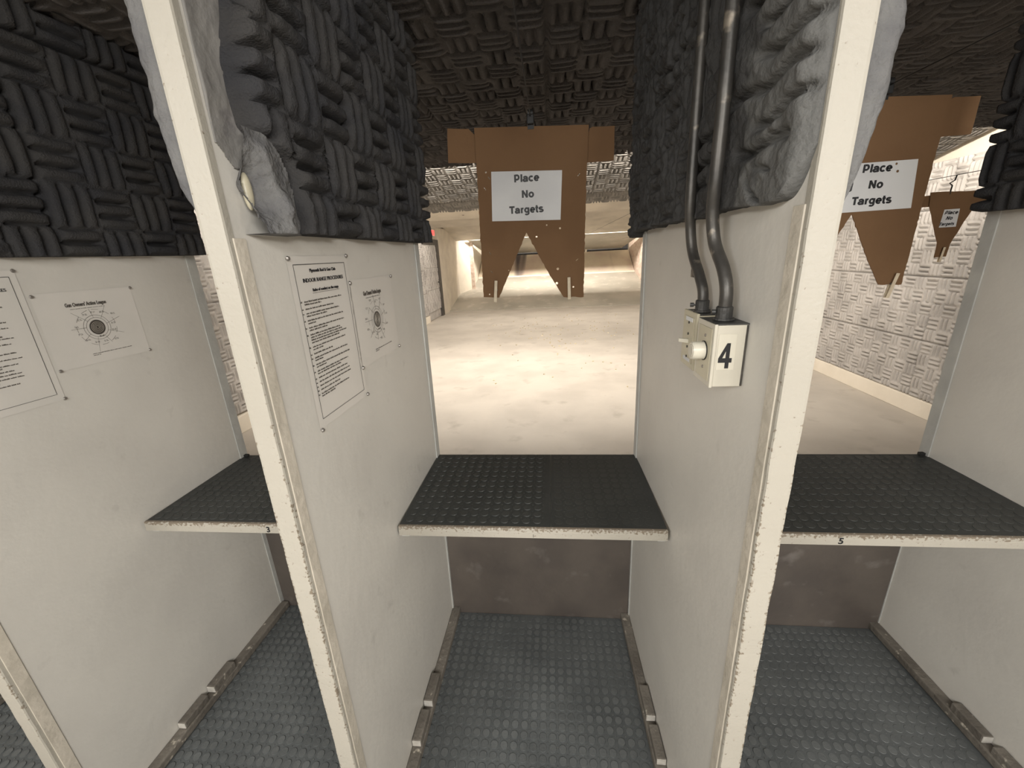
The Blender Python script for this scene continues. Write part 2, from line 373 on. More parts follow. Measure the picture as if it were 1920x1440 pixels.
# ------------------------------------------------------------------ bullet trap
tr = empty('bullet_trap', (.15, 13.4, 0), 'steel bullet trap with ramp and funnel at far end of the range', 'bullet trap')
def plate(name, pts, m, th=.02, nrm=(0, 0, -1)):
    bm = bmesh.new(); n = Vector(nrm)*th
    hexa(bm, [Vector(p) for p in pts] + [Vector(p)+n for p in pts][0:4]); return bm_obj(name, bm, m, tr)
plate('ramp', [(XL_W+.03, 13.35, .02), (XR_W-.02, 13.35, .02), (XR_W-.02, 17.2, .83), (XL_W+.03, 17.2, .83)], M['steel'])
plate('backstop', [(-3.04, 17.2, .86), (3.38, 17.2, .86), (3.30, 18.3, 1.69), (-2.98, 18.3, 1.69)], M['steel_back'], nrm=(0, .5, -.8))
bm = bmesh.new(); tube(bm, [(-3.04, 17.2, .85), (3.38, 17.2, .85)], .035, 10); bm_obj('ramp_lip', bm, M['white_wall'], tr)
plate('top_plate', [(-3.04, 15.45, 2.305), (3.40, 15.45, 2.305), (3.0, 18.2, 1.78), (-2.75, 18.2, 1.78)], M['steel'], nrm=(0, .3, .9))
plate('throat', [(-3.0, 18.42, 1.40), (3.3, 18.42, 1.40), (3.3, 18.42, 2.1), (-3.0, 18.42, 2.1)], M['black'], nrm=(0, 1, 0))
plate('side_plate', [(-3.05, 15.86, .3), (-3.05, 18.3, .3), (-2.98, 18.3, 2.3), (-3.05, 15.86, 2.3)], M['white_wall'], nrm=(-1, 0, 0))
plate('side_plate', [(3.39, 15.86, .3), (3.39, 18.3, .3), (3.30, 18.3, 2.3), (3.39, 15.86, 2.3)], M['rust'], nrm=(1, 0, 0))
box('corner_post', -3.06, -2.93, 15.76, 15.90, .5, 2.28, M['rust'], tr)
for x in (-1.6, 1.52):
    box('throat_bracket', x-.04, x+.04, 18.28, 18.34, 1.58, 1.84, M['white_wall'], tr)

# ------------------------------------------------------------------ lamps
def lamp(name, x0, x1, y, z, label, hang=None):
    t = empty(name, ((x0+x1)/2, y, z), label, 'lamp')
    n = max(1, round((x1-x0)/1.3)); L = (x1-x0)/n
    bm = bmesh.new()
    for i in range(n): add_box(bm, x0+i*L+.02, x0+(i+1)*L-.02, y-.06, y+.06, z, z+.05)
    if hang is not None:
        add_box(bm, (x0+x1)/2-.5, (x0+x1)/2-.45, y-.02, y+.02, z+.05, hang); add_box(bm, (x0+x1)/2+.45, (x0+x1)/2+.5, y-.02, y+.02, z+.05, hang)
    bm_obj('housing', bm, M['housing'], t, bevel=.004)
    return t
lamp('strip_lamp', -2.35, -1.05, -1.5, 2.38, 'white ceiling strip lamp behind the left stalls', ZC)
lamp('strip_lamp', -.45, .85, -1.2, 2.38, 'white ceiling strip lamp behind the middle stall', ZC)
lamp('strip_lamp', 1.35, 2.65, -2.0, 2.38, 'added white strip lamp, out of view behind the right stalls', ZC)  # housing for the added right rear light
lamp('range_lamp', -3.2, 3.4, 3.54, 2.64, 'row of lamps tucked above the end of the low foamed ceiling', 3.05)
lamp('range_lamp', -3.2, 1.7, 6.62, 2.64, 'row of lamps hidden behind the second foam baffle', 3.05)
lamp('range_lamp', -3.2, 3.4, 10.9, 2.70, 'row of lamps hidden behind the farther cream baffle', 3.05)
lamp('range_lamp', -2.9, 3.2, 15.26, 2.50, 'row of lamps above the mouth of the bullet trap', 3.05)

# ------------------------------------------------------------------ stall partitions
ZS = .9
class Side:
    """vertical board face: X as a function of y and z"""
    def __init__(s, xf, xb, y0, y1, lean): s.xf, s.xb, s.y0, s.y1, s.lean = xf, xb, y0, y1, lean
    def X(s, y, z): return s.xf + (s.xb-s.xf)*(y-s.y0)/(s.y1-s.y0) + s.lean*(z-ZS)
    def frame(s, y, z, nsign, off=0.):
        """matrix at a point of the face: local x along the board (reading direction), y up, z out of the face"""
        v = Vector((s.lean, 0, 1)).normalized()
        u = Vector(((s.xb-s.xf)/(s.y1-s.y0), 1, 0)).normalized()*nsign
        u = (u-v*u.dot(v)).normalized(); n = u.cross(v)
        p = Vector((s.X(y, z), y, z)) + n*off
        return Matrix(((u.x, v.x, n.x, p.x), (u.y, v.y, n.y, p.y), (u.z, v.z, n.z, p.z), (0, 0, 0, 1)))
TH = .041
D0 = .644
P12 = Side(-2.42, -2.40, D0, 1.575, .0115)
P23 = Side(-1.479, -1.453, D0, 1.5706, .0115)
P34 = Side(-.5329, -.5195, D0, 1.5791, .0115)
P45 = Side(.3704, .346, D0, 1.5791, -.0055)
P56 = Side(1.5118, 1.4749, D0, 1.5893, -.0055)

def sheared(bm, sd, a, b, y0, y1, z0, z1):
    """box between face offsets a..b (in +x from the reference face)"""
    f = lambda y, z, k: (sd.X(y, z)+k, y, z)
    hexa(bm, [f(y0, z0, a), f(y0, z0, b), f(y1, z0, b), f(y1, z0, a), f(y0, z1, a), f(y0, z1, b), f(y1, z1, b), f(y1, z1, a)])
def front_trim(sd, a, b, parent, seed):
    """cream corner board; slightly uneven arrises and an 'edge' attribute for chipped paint"""
    nz = 260; zs = np.linspace(0.0, ZC-.005, nz); rs = np.random.RandomState(seed)
    prof = [(-.0, .017, 0), (-.0, .004, .6), (.0015, .0008, 1), (.006, 0, .35), (.5, 0, 0), (-.006, 0, .35), (-.0015, .0008, 1), (0, .004, .6), (0, .017, 0)]
    w = b-a; P = np.zeros((len(prof), nz, 3)); E = np.zeros((len(prof), nz))
    for i, (dx, dy, e) in enumerate(prof):
        x = a+dx if i < 4 else (b+dx if i > 4 else (a+b)/2)
        for j, z in enumerate(zs):
            wear = math.exp(-((z-1.0)/.42)**2)*1.0 + .25
            chip = (noise.noise(Vector((seed*3.1+i*.01, z*22, 1)))*.0016*wear + noise.noise(Vector((seed, z*3, 5)))*.0012) if 0 < i < len(prof)-1 else 0
            P[i, j] = (sd.X(D0, z)+x+chip, D0+dy+abs(chip)*.6, z); E[i, j] = e*min(1, wear)
    o = grid_mesh('front_trim', P, M['worn'], parent)
    at = o.data.attributes.new('edge', 'FLOAT', 'POINT'); at.data.foreach_set('value', E.reshape(-1).astype(np.float32))
    o.data.polygons.foreach_set('use_smooth', [False]*len(o.data.polygons))
    return o
def partition(sd, sgn, label, seed, yr):
    """sgn=+1: reference face looks to +x (board lies to its left); -1: the mirror"""
    t = empty('stall_partition', (sd.X(1.1, 0)-sgn*TH/2, 1.1, 0), label, 'partition', 'dividing boards between the shooting stalls')
    a, b = (-TH, 0) if sgn > 0 else (0, TH)
    bm = bmesh.new(); sheared(bm, sd, a, b, D0+.016, yr-.004, 0, ZC-.002); bm_obj('board', bm, M['panel'], t)
    front_trim(sd, a-.0015, b+.0015, t, seed)
    bm = bmesh.new()
    sheared(bm, sd, b, b+.0035, D0+.012, D0+.040, 0, 1.79); bm_obj('edge_strip', bm, M['lip'], t, bevel=.001)
    bm = bmesh.new(); sheared(bm, sd, a-.0035, a, D0+.012, D0+.040, 0, 1.79); bm_obj('edge_strip', bm, M['lip'], t, bevel=.001)
    bm = bmesh.new()
    sheared(bm, sd, b, b+.005, yr-.034, yr, .0, ZC-.01); sheared(bm, sd, a-.005, a, yr-.034, yr, .0, ZC-.01); sheared(bm, sd, a-.005, b+.005, yr-.004, yr+.008, 0, ZC-.01)
    bm_obj('rear_trim', bm, M['trim_cool'], t, bevel=.0015)
    return t
def runner(sd, off, sgn, parent, yr, blocks=True):
    """floor batten with its two stacked blocks; off = face offset, sgn the way it sticks out"""
    rn = random.Random(int(sd.xf*100)+7*sgn)
    bm = bmesh.new(); a, b = sorted((off, off+sgn*.040)); sheared(bm, sd, a, b, D0+.03, yr-.02, .008, .042)
    r = bm_obj('base_runner', bm, M['runner'], parent, bevel=.005)
    if blocks:
        for y0, y1 in ((1.078, 1.19), (.942, 1.05)):
            e = rn.uniform(-.002, .004)
            bm = bmesh.new(); a, b = sorted((off+sgn*.002, off+sgn*(.036+e))); sheared(bm, sd, a, b, y0, y1, .042, .074+e)
            k = bm_obj('spacer_block', bm, M['runner'], r, bevel=.004)
            bm = bmesh.new(); sheared(bm, sd, a+.002, b-.002, y0-.0012, y0+.002, .045, .071+e)
            bm_obj('block_end', bm, M['block_end'], k)
parts = {}
for key, sd, sgn, label, yr in (
        ('12', P12, 1, 'white dividing board at the far left, only its floor batten showing', 1.575),
        ('23', P23, 1, 'white dividing board with two notices, left wall of bench three', 1.5706),
        ('34', P34, 1, 'white dividing board with notices, between benches three and four', 1.5791),
        ('45', P45, -1, 'white dividing board carrying the switch boxes and two conduits', 1.5791),
        ('56', P56, -1, 'white dividing board right of bench five, without anything mounted on it', 1.5893)):
    t = partition(sd, sgn, label, int(key), yr); parts[key] = t
    runner(sd, 0, sgn, t, yr)
    runner(sd, -sgn*TH, -sgn, t, yr)

ZF = 1.80    # lower edge of the foam on the boards
def pface(sd, off, y, z): return np.array((sd.X(y, z)+off, y, z))
def board_foam(key, sd, off, nx, y0, y1, m, flip=0, seed=1, depth=.045, hmod=None, keep=None, z0=ZF, res=.0055, name='acoustic_foam', u0=0., ulow=None, vlow=None):
    o0 = pface(sd, off, y0, z0); U = pface(sd, off, y0+1, z0)-o0; V = pface(sd, off, y0, z0+1)-o0
    return foam(name, o0, U, V, (nx, 0, 0), y1-y0, ZC-.012-z0, m, parts[key], res=res, depth=depth, base=.014, flip=flip, seed=seed, hmod=hmod, keep=keep, u0=u0, v0=BLK-.080, seams=True, ulow=ulow, vlow=vlow)
board_foam('23', P23, 0, 1, .69, 1.585, M['foam_dark'], flip=1, seed=31, u0=.69-1.225+BLK*6)
board_foam('12', P12, 0, 1, .69, 1.585, M['foam_dark'], flip=0, seed=36)
def edge34(v): return .055 + .012*np.sin(v*17+1) + .02*(vnoise(v*14, v*0+2, 5)-.5) + .055*sstep(.17, .12, v)
def hm34(u, v, h):
    e = edge34(v); k = sstep(0, .014, u-e)
    lump = np.exp(-((u-.13)/.04)**2-((v-.12)/.10)**2)
    return (h*k + .012*lump*vnoise(u*60, v*60, 8))*(.93+.14*vnoise(u*40, v*40, 9))
board_foam('34', P34, 0, 1, .672, 1.60, M['foam_dark'], flip=0, seed=32, hmod=hm34, ulow=lambda v: edge34(v)-.004, u0=.672-.79+BLK*3)
# painted smear between trim and foam
def patch(name, sd, off, nx, y0, y1, z0, z1, m, parent, hfun, keep=None, res=.0035, smooth=True):
    nu, nv = int((y1-y0)/res)+2, int((z1-z0)/res)+2
    u, v = np.meshgrid(np.linspace(y0, y1, nu), np.linspace(z0, z1, nv), indexing='ij')
    X = sd.xf + (sd.xb-sd.xf)*(u-sd.y0)/(sd.y1-sd.y0) + sd.lean*(v-ZS) + off
    h = hfun(u, v); P = np.stack([X+nx*h, u, v], -1)
    Q = np.pad(P, ((1, 1), (1, 1), (0, 0)), 'edge'); Xp = np.pad(X, 1, 'edge')
    for s in ((0, slice(None)), (-1, slice(None)), (slice(None), 0), (slice(None), -1)): Q[s + (0,)] = Xp[s]
    msk = None
    if keep is not None:
        k = np.pad(keep(u, v), 1, 'edge'); msk = k[:-1, :-1] & k[1:, :-1] & k[1:, 1:] & k[:-1, 1:]
    return grid_mesh(name, Q, m, parent, msk, smooth)
patch('paint_smear', P34, .0005, 1, .668, .80, 1.90, ZC-.01, M['smear'], parts['34'],
      lambda u, v: .001+.006*vnoise(u*30, v*16, 3)**2+.004*sstep(.70, .74, u), lambda u, v: (u < .765+.02*np.sin(v*13)) & (v > 1.915+.02*np.sin(u*60)))
def torn(u, v):
    r = vnoise(u*36, v*26, 12); base = .034+.020*np.sin((u-.66)*24)*np.cos((v-1.8)*9)
    hole = np.exp(-((u-.700)/.022)**2-((v-1.865)/.045)**2)
    return np.clip(base*(.75+.6*r)-.05*hole, .0015, .07)*sstep(.672, .684, u)
patch('torn_foam_edge', P34, .0006, 1, .672, .802, 1.797, 1.965, M['foam_pale'], parts['34'], torn,
      lambda u, v: (v < 1.965-.10*np.clip((u-.745)/.055, 0, 1)**1.5-.01*vnoise(u*50, v*0, 3)) & (u > .676+.02*vnoise(v*40, u*0, 4)))
bm = bmesh.new(); bmesh.ops.create_uvsphere(bm, u_segments=16, v_segments=10, radius=1, matrix=Matrix.Translation((P34.X(.70, 1.87)+.012, .702, 1.865)) @ Matrix.Diagonal((.007, .010, .030, 1)))
bm_obj('glue_lump', bm, M['box_yellow'], parts['34'], smooth=True)

# painted-over, gouged foam on the board with the boxes
GOUGES = [(.66, 2.058, .80, 2.062, .008), (.632, 2.012, .80, 2.017, .008), (.655, 1.974, .88, 1.974, .009), (.645, 1.932, .79, 1.920, .008), (.684, 1.886, .85, 1.888, .009),
          (.63, 1.832, .67, 1.822, .004), (.795, 1.862, .745, 1.80, .005), (.70, 2.105, .86, 2.10, .009), (.69, 2.145, .83, 2.15, .008), (.72, 1.845, .76, 1.85, .004),
          (.92, 1.94, 1.04, 1.945, .009), (.90, 1.90, 1.05, 1.903, .009), (.93, 1.862, 1.03, 1.858, .008), (1.12, 2.118, 1.36, 2.118, .007), (1.10, 2.16, 1.33, 2.162, .007), (.91, 2.06, .91, 2.17, .008), (.95, 2.06, .95, 2.17, .008)]
def hm45(u, v, h):
    y = u+.652; z = v+1.785
    soft = vnoise(u*16, v*12, 41, 4); fine = vnoise(u*70, v*50, 43, 3)
    w = weave(u+.03, v+.05, 0)
    blend = sstep(.80, 1.15, y)
    g = np.zeros_like(u)
    for (ya, za, yb, zb, wd) in GOUGES:
        dy, dz = yb-ya, zb-za; LL = math.hypot(dy, dz); a = ((y-ya)*dy+(z-za)*dz)/LL; b = ((y-ya)*dz-(z-za)*dy)/LL + .006*np.sin(a*45)
        g += np.exp(-(b/(wd*.8))**2)*sstep(-.006, .02, a)*sstep(LL+.006, LL-.02, a)
    out = .020 + .012*soft + .006*fine + blend*(.022*w*.7+.010*fine) + .012*np.exp(-((y-.9)/.05)**2)*soft - .022*np.clip(g, -1, 1)
    out *= sstep(0, .03, u+.008)
    return np.clip(out, .001, .06)
def low45(u): return .010 + .06*np.clip(1-u/.045, 0, 1)**1.8 + .010*vnoise(u*25, u*0, 6) - .022*sstep(.85, .97, u)*(.4+vnoise(u*22, u*0, 5))
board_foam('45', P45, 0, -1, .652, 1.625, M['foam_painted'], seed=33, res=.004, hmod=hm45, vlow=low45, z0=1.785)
board_foam('56', P56, 0, -1, .69, 1.60, M['foam_dark'], seed=34, flip=1)
# the far sides of the two near boards: foam whose cut edge faces the shooter
def side_foam(key, sd, off, nx, widths, seed):
    zs = np.linspace(1.79, ZC-.01, 150)
    wz = np.interp(zs, [a for a, b in widths], [b for a, b in widths])
    wz = wz*(1+.22*(np.array([noise.noise(Vector((seed, z*19, 0))) for z in zs]))) + .004*np.array([noise.noise(Vector((seed, z*60, 3))) for z in zs])
    ks = np.linspace(0, 1, 9); P = np.zeros((14, 150, 3))
    for j, z in enumerate(zs):
        for i in range(14):
            if i < 9:
                k = ks[i]; yy = D0+.012+.004*noise.noise(Vector((k*3, z*14, seed)))+.010*k**6
                xx = k*wz[j]
            else:
                xx = wz[j]; yy = D0+.022+(i-8)*.012
            P[i, j] = (sd.X(yy, z)+off+nx*xx, yy, z)
    grid_mesh('foam_cut_edge', P, M['foam_pale'], parts[key])
    board_foam(key, sd, off, nx, .70, 1.585, M['foam_dark'], seed=seed, res=.009)
side_foam('34', P34, -TH-.0015, -1, [(1.79, .004), (1.83, .014), (1.87, .030), (1.95, .040), (2.05, .042), (2.2, .048), (2.5, .055)], 51)
side_foam('45', P45, TH+.0015, 1, [(1.79, .010), (1.85, .030), (1.95, .042), (2.1, .050), (2.3, .058), (2.5, .058)], 52)

# ------------------------------------------------------------------ benches, mats, kick panels
def studs(name, x0, x1, y0, y1, z, m, parent=None, pitch=.0362, r=.0142, h=.0026, worn=None, edge=.012, seed=1, slant=None):
    """rubber sheet with raised round studs, one mesh"""
    rn = random.Random(seed); V = []; Fc = []
    def quadbox():
        b = len(V)
        V.extend([(x0, y0, z-.004), (x1, y0, z-.004), (x1, y1, z-.004), (x0, y1, z-.004), (x0, y0, z), (x1, y0, z), (x1, y1, z), (x0, y1, z)])
        for f in ((0, 3, 2, 1), (4, 5, 6, 7), (0, 1, 5, 4), (1, 2, 6, 5), (2, 3, 7, 6), (3, 0, 4, 7)): Fc.append(tuple(b+i for i in f))
    quadbox()
    nx = int((x1-x0-2*edge)/pitch)+1; ny = int((y1-y0-2*edge)/pitch)+1; n = 14
    for i in range(nx):
        for j in range(ny):
            x = x0+edge+r+i*pitch; y = y1-edge-r-j*pitch
            if x+r > x1-.004 or y-r < y0+.004: continue
            hh = h*(worn(x, y) if worn else 1.0)*rn.uniform(.9, 1.05)
            if hh < .0002: continue
            for cx, cy, rr, hf in ((x, y, r, hh), (x+pitch/2, y+pitch/2, r*.20, hh*.7)):
                if cx+rr > x1 or cy+rr > y1: continue
                k = n if rr > .01 else 6
                b = len(V)
                for (q, zz) in ((1.0, 0), (.93, hf)):
                    V.extend([(cx+rr*q*math.cos(2*math.pi*s/k), cy+rr*q*math.sin(2*math.pi*s/k), z+zz) for s in range(k)])
                for s in range(k): Fc.append((b+s, b+(s+1) % k, b+k+(s+1) % k, b+k+s))
                Fc.append(tuple(b+k+s for s in range(k)))
    me = bpy.data.meshes.new(name); me.from_pydata(V, [], Fc); me.update()
    o = link(name, me, m, parent); me.materials.append(M['stud_floor'] if m is M['mat_floor'] else M['stud_bench'])
    me.polygons.foreach_set('material_index', [1 if len(f) > 4 else 0 for f in Fc])
    return o
def bench(x0, x1, y0, y1, label, seed, number=None, nx=None, split=None, mark=False):
    t = empty('shooting_bench', ((x0+x1)/2, (y0+y1)/2, ZS-.035), label, 'bench', 'rubber-topped shooting benches')
    box('board', x0, x1, y0+.012, y1, ZS-.032, ZS-.004, M['trim'], t)
    # edging: two-step strip with a slightly wavy top arris
    nx_ = 90; xs = np.linspace(x0+.001, x1-.001, nx_)
    prof = [(.012, -.034), (0, -.034), (0, -.0125), (.0012, -.0115), (.0012, -.002), (.004, .0006), (.012, .0008)]
    P = np.zeros((len(prof), nx_, 3)); E = np.zeros((len(prof), nx_))
    for i, (dy, dz) in enumerate(prof):
        for j, x in enumerate(xs):
            k = noise.noise(Vector((x*30, i*.2, seed)))*.0007 if 1 < i < 6 else 0
            P[i, j] = (x, y0+dy+k, ZS+dz+k); E[i, j] = {2: .35, 3: .6, 4: 1.0, 5: 1.35, 6: 1.5}.get(i, 0)
    o = grid_mesh('front_edging', P, M['worn'], t, smooth=False)
    at = o.data.attributes.new('edge', 'FLOAT', 'POINT'); at.data.foreach_set('value', E.reshape(-1).astype(np.float32))
    if split:
        studs('rubber_top', x0+.001, split-.00035, y0+.012, y1-.001, ZS, M['mat_bench'], t, seed=seed)
        studs('rubber_top', split+.00035, x1-.001, y0+.012, y1-.001, ZS, M['mat_bench'], t, h=.0006, seed=seed+1)
    else:
        studs('rubber_top', x0+.001, x1-.001, y0+.012, y1-.001, ZS, M['mat_bench'], t, h=.0012, seed=seed)
    for xa, xb in ((x0+.001, x0+.026), (x1-.026, x1-.001)):
        box('cleat', xa, xb, y0+.02, y1-.03, ZS-.052, ZS-.032, M['trim_cool'], t)
    if number:
        Mx = Matrix(((1, 0, 0, nx), (0, 0, -1, y0-.0007), (0, 1, 0, ZS-.020), (0, 0, 0, 1)))
        text('number', number, .030, Mx, M['ink'], t, bold=.0007)
    if mark:
        box('edge_mark', -.072, -.0705, y0-.0006, y0+.0005, ZS-.031, ZS-.020, M['ink_soft'], t)
    return t
e = .002
bench(P23.X(1.35, .9)+e, P34.X(1.35, .9)-TH-e, 1.071, 1.571, 'dark rubber-topped bench with a small black 3 on its edge', 3, '3', -.985)
bench(P34.X(1.35, .9)+e, P45.X(1.35, .9)-e, 1.074, 1.577, 'dark studded bench in the middle stall, top in two pieces', 4, split=-.014, mark=True)
bench(P45.X(1.35, .9)+TH+e, P56.X(1.35, .9)-e, 1.072, 1.580, 'dark rubber-topped bench with a small black 5 on its edge', 5, '5', .848)
for name_, x, y in (('three', P23.X(1.56, .9)+.012, 1.545), ('five', P56.X(1.56, .9)-.03, 1.56)):
    box_ = box('clip', x, x+.02, y, y+.015, ZS+.0018, ZS+.014, M['black'], bevel=.002)
    tag(box_, 'tiny black clip on the far corner of bench ' + name_, 'clip')

# studded floor mats
def mat_(sa, sb, oa, ob, label, seed, worn=None):
    x0 = max(sa.X(D0, 0), sa.X(1.57, 0))+oa+.003; x1 = min(sb.X(D0, 0), sb.X(1.57, 0))+ob-.003
    o = studs('floor_mat', x0, x1, -.45, 1.556, .0045, M['mat_floor'], None, worn=worn, seed=seed, h=.0030)
    o.location.z = .0
    return tag(o, label, 'floor mat', 'studded rubber floor mats in the stalls')
def worn4(x, y):
    d = math.exp(-((x-.22)/.10)**2-((y-1.47)/.06)**2)+math.exp(-((x-.10)/.12)**2-((y-1.37)/.035)**2)+math.exp(-((x+.2)/.12)**2-((y-1.50)/.02)**2)
    return max(.18, 1-d)
mat_(P34, P45, .006, -.006, 'grey studded rubber mat on the floor below the middle bench', 14, worn4)
mat_(P23, P34, .006, -TH-.006, 'grey studded rubber mat on the floor below bench three', 13)
mat_(P45, P56, TH+.006, -.006, 'dark studded rubber mat on the floor below bench five', 15, lambda x, y: .9 if x < .75 else .35)
mat_(P12, P23, .006, -TH-.006, 'sliver of studded rubber mat in the bottom left corner', 12)
for sa, sb, oa, ob, lb in ((P23, P34, 0, -TH, 'brown kick panel closing the space under bench three'), (P34, P45, 0, 0, 'mottled brown kick panel under the middle bench'), (P45, P56, TH, 0, 'brown kick panel in shadow under bench five')):
    x0 = sa.X(1.575, 0)+oa+.007; x1 = sb.X(1.575, 0)+ob-.007
    o = box('kick_panel', x0, x1, 1.558, 1.573, .0, ZS-.053 if False else ZS-.036, M['kick']); tag(o, lb, 'panel', 'kick panels under the benches')

# ------------------------------------------------------------------ hanging cardboard backers
YH = 1.78
def poly_sheet(name, outer, holes, Mx, th, m, parent=None):
    cu = bpy.data.curves.new(name, 'CURVE'); cu.dimensions = '2D'; cu.fill_mode = 'BOTH'; cu.extrude = th/2
    for loop in [outer] + holes:
        sp = cu.splines.new('POLY'); sp.points.add(len(loop)-1); sp.use_cyclic_u = True
        for p, q in zip(sp.points, loop): p.co = (q[0], q[1], 0, 1)
    t = bpy.data.objects.new(name, cu); C.objects.link(t)
    dg = bpy.context.evaluated_depsgraph_get(); dg.update()
    me = bpy.data.meshes.new_from_object(t.evaluated_get(dg)); bpy.data.objects.remove(t)
    me.transform(Mx); me.materials.clear()
    bm = bmesh.new(); bm.from_mesh(me); bmesh.ops.remove_doubles(bm, verts=bm.verts, dist=1e-6); bm.to_mesh(me); bm.free()
    return link(name, me, m, parent)
def rough_edge(pts, amp, step, seed, skip=()):
    rn = random.Random(seed); out = []
    for i, a in enumerate(pts):
        b = pts[(i+1) % len(pts)]; L = math.dist(a, b); n = 1 if i in skip else max(1, int(L/step))
        for k in range(n):
            t = k/n; q = [a[0]+(b[0]-a[0])*t, a[1]+(b[1]-a[1])*t]
            if k: q[0] += rn.uniform(-amp, amp); q[1] += rn.uniform(-amp, amp)
            out.append(tuple(q))
    return out
def ring(cx, cy, rx, ry=None, n=8, rot=0):
    ry = ry or rx
    return [(cx+rx*math.cos(a)*math.cos(rot)-ry*math.sin(a)*math.sin(rot), cy+rx*math.cos(a)*math.sin(rot)+ry*math.sin(a)*math.cos(rot)) for a in [2*math.pi*k/n for k in range(n)]]
def px(x, y, Y):    # picture direction -> point on the upright plane at depth Y, used for measuring only
    d = fw + rt*((x-960)/F_PX) - up*((y-720)/F_PX); s = Y/d.y
    return (d.x*s, CAM_H+d.z*s)
H4 = [(889, 240), (1104, 234), (1100, 320), (1097, 420), (1094, 557), (1057, 557), (1030, 515), (987, 436), (960, 500), (936, 558), (907, 557), (904, 507), (896, 350)]
body4 = [px(x, y, YH) for x, y in H4]
holes4 = [(1042, 410, 2.), (1025, 422, 1.6), (1050, 428, 2.), (1006, 444, 1.8), (1046, 504, 2.6), (1044, 531, 2.6), (1075, 538, 1.8), (911, 323, 1.8), (918, 556-4, 1.6), (954, 507, 1.2)]
slits4 = [(917, 334, .9), (909, 354, .9), (1085, 328, -.8), (919, 475, .9), (922, 510, .9), (1082, 487, -.7)]
def holes_at(lst, Y):
    out = []
    for x, y, r in lst: c = px(x, y, Y); out.append(ring(c[0], c[1], r*.0021))
    return out
def slits_at(lst, Y):
    out = []
    for x, y, a in lst: c = px(x, y, Y); out.append(ring(c[0], c[1], .0075, .0016, 8, -a))
    return out
UP = lambda Y, dx=0, dz=0: Matrix(((1, 0, 0, dx), (0, 0, -1, Y), (0, 1, 0, dz), (0, 0, 0, 1)))
def clothespin(x, z, Y, tilt, label, s=1.0):
    t = empty('clothespin', (x, Y, z), label, 'clothespin')
    R = Matrix.Translation((x, Y, z)) @ Matrix.Rotation(tilt, 4, 'Y')
    for k in (-1, 1):
        bm = bmesh.new()
        yo = k*.0065
        p = []
        for zz, w, th, oy in ((-.045*s, .0066, .0045, k*.0012), (.048*s, .0062, .003, k*.0075)):
            p += [(-w, yo*.6+oy-th/2, zz), (w, yo*.6+oy-th/2, zz), (w, yo*.6+oy+th/2, zz), (-w, yo*.6+oy+th/2, zz)]
        hexa(bm, [R @ Vector(q) for q in p]); bm_obj('prong', bm, M['wood'], t, bevel=.0008)
    bm = bmesh.new(); tube(bm, [R @ Vector((-.0068, 0, .008)), R @ Vector((.0068, 0, .008))], .0035, 8); bm_obj('spring', bm, M['silver'], t)
    return t
def arc(cx, cy, rx, ry, a0, a1, n=14):
    return [(cx+rx*math.cos(math.radians(a0+(a1-a0)*k/n)), cy+ry*math.sin(math.radians(a0+(a1-a0)*k/n))) for k in range(n+1)]
GL = {   # heavy grotesque letters: width, centre lines (x height .53, cap height .72)
 'P': (.67, [[(.15, 0), (.15, .72)], [(.15, .65)] + arc(.36, .45, .17, .20, 90, -90) + [(.15, .25)]]),
 'l': (.28, [[(.14, 0), (.14, .72)]]),
 'a': (.58, [[(.08, .37)] + arc(.27, .34, .18, .13, 155, 0) + [(.45, .10), (.49, 0)], [(.45, .30), (.30, .27)] + arc(.22, .16, .15, .105, 90, 270) + [(.36, .08), (.45, .16)]]),
 'c': (.56, [arc(.30, .265, .20, .205, 42, 318, 20)]),
 'e': (.57, [[(.10, .265), (.48, .265)] + arc(.29, .265, .195, .205, 0, 318, 22)]),
 'N': (.74, [[(.15, 0), (.15, .72)], [(.15, .70), (.59, .02)], [(.59, 0), (.59, .72)]]),
 'o': (.61, [arc(.305, .265, .20, .205, 0, 360, 24)]),
 'T': (.61, [[(.02, .655), (.59, .655)], [(.305, 0), (.305, .66)]]),
 'r': (.40, [[(.14, 0), (.14, .53)], [(.14, .32)] + arc(.30, .30, .16, .16, 160, 75, 8)]),
 'g': (.61, [arc(.28, .28, .18, .19, 0, 360, 22), [(.47, .53), (.47, -.02)] + arc(.28, -.03, .19, .12, 0, -150, 12)]),
 't': (.34, [[(.16, .70), (.16, .14)] + arc(.25, .13, .09, .075, 180, 275, 6) + [(.32, .06)], [(.02, .47), (.32, .47)]]),
 's': (.56, [arc(.28, .375, .175, .10, 25, 200, 12) + [(.16, .31), (.40, .24)] + arc(.28, .155, .185, .10, 40, -160, 12)]),
}
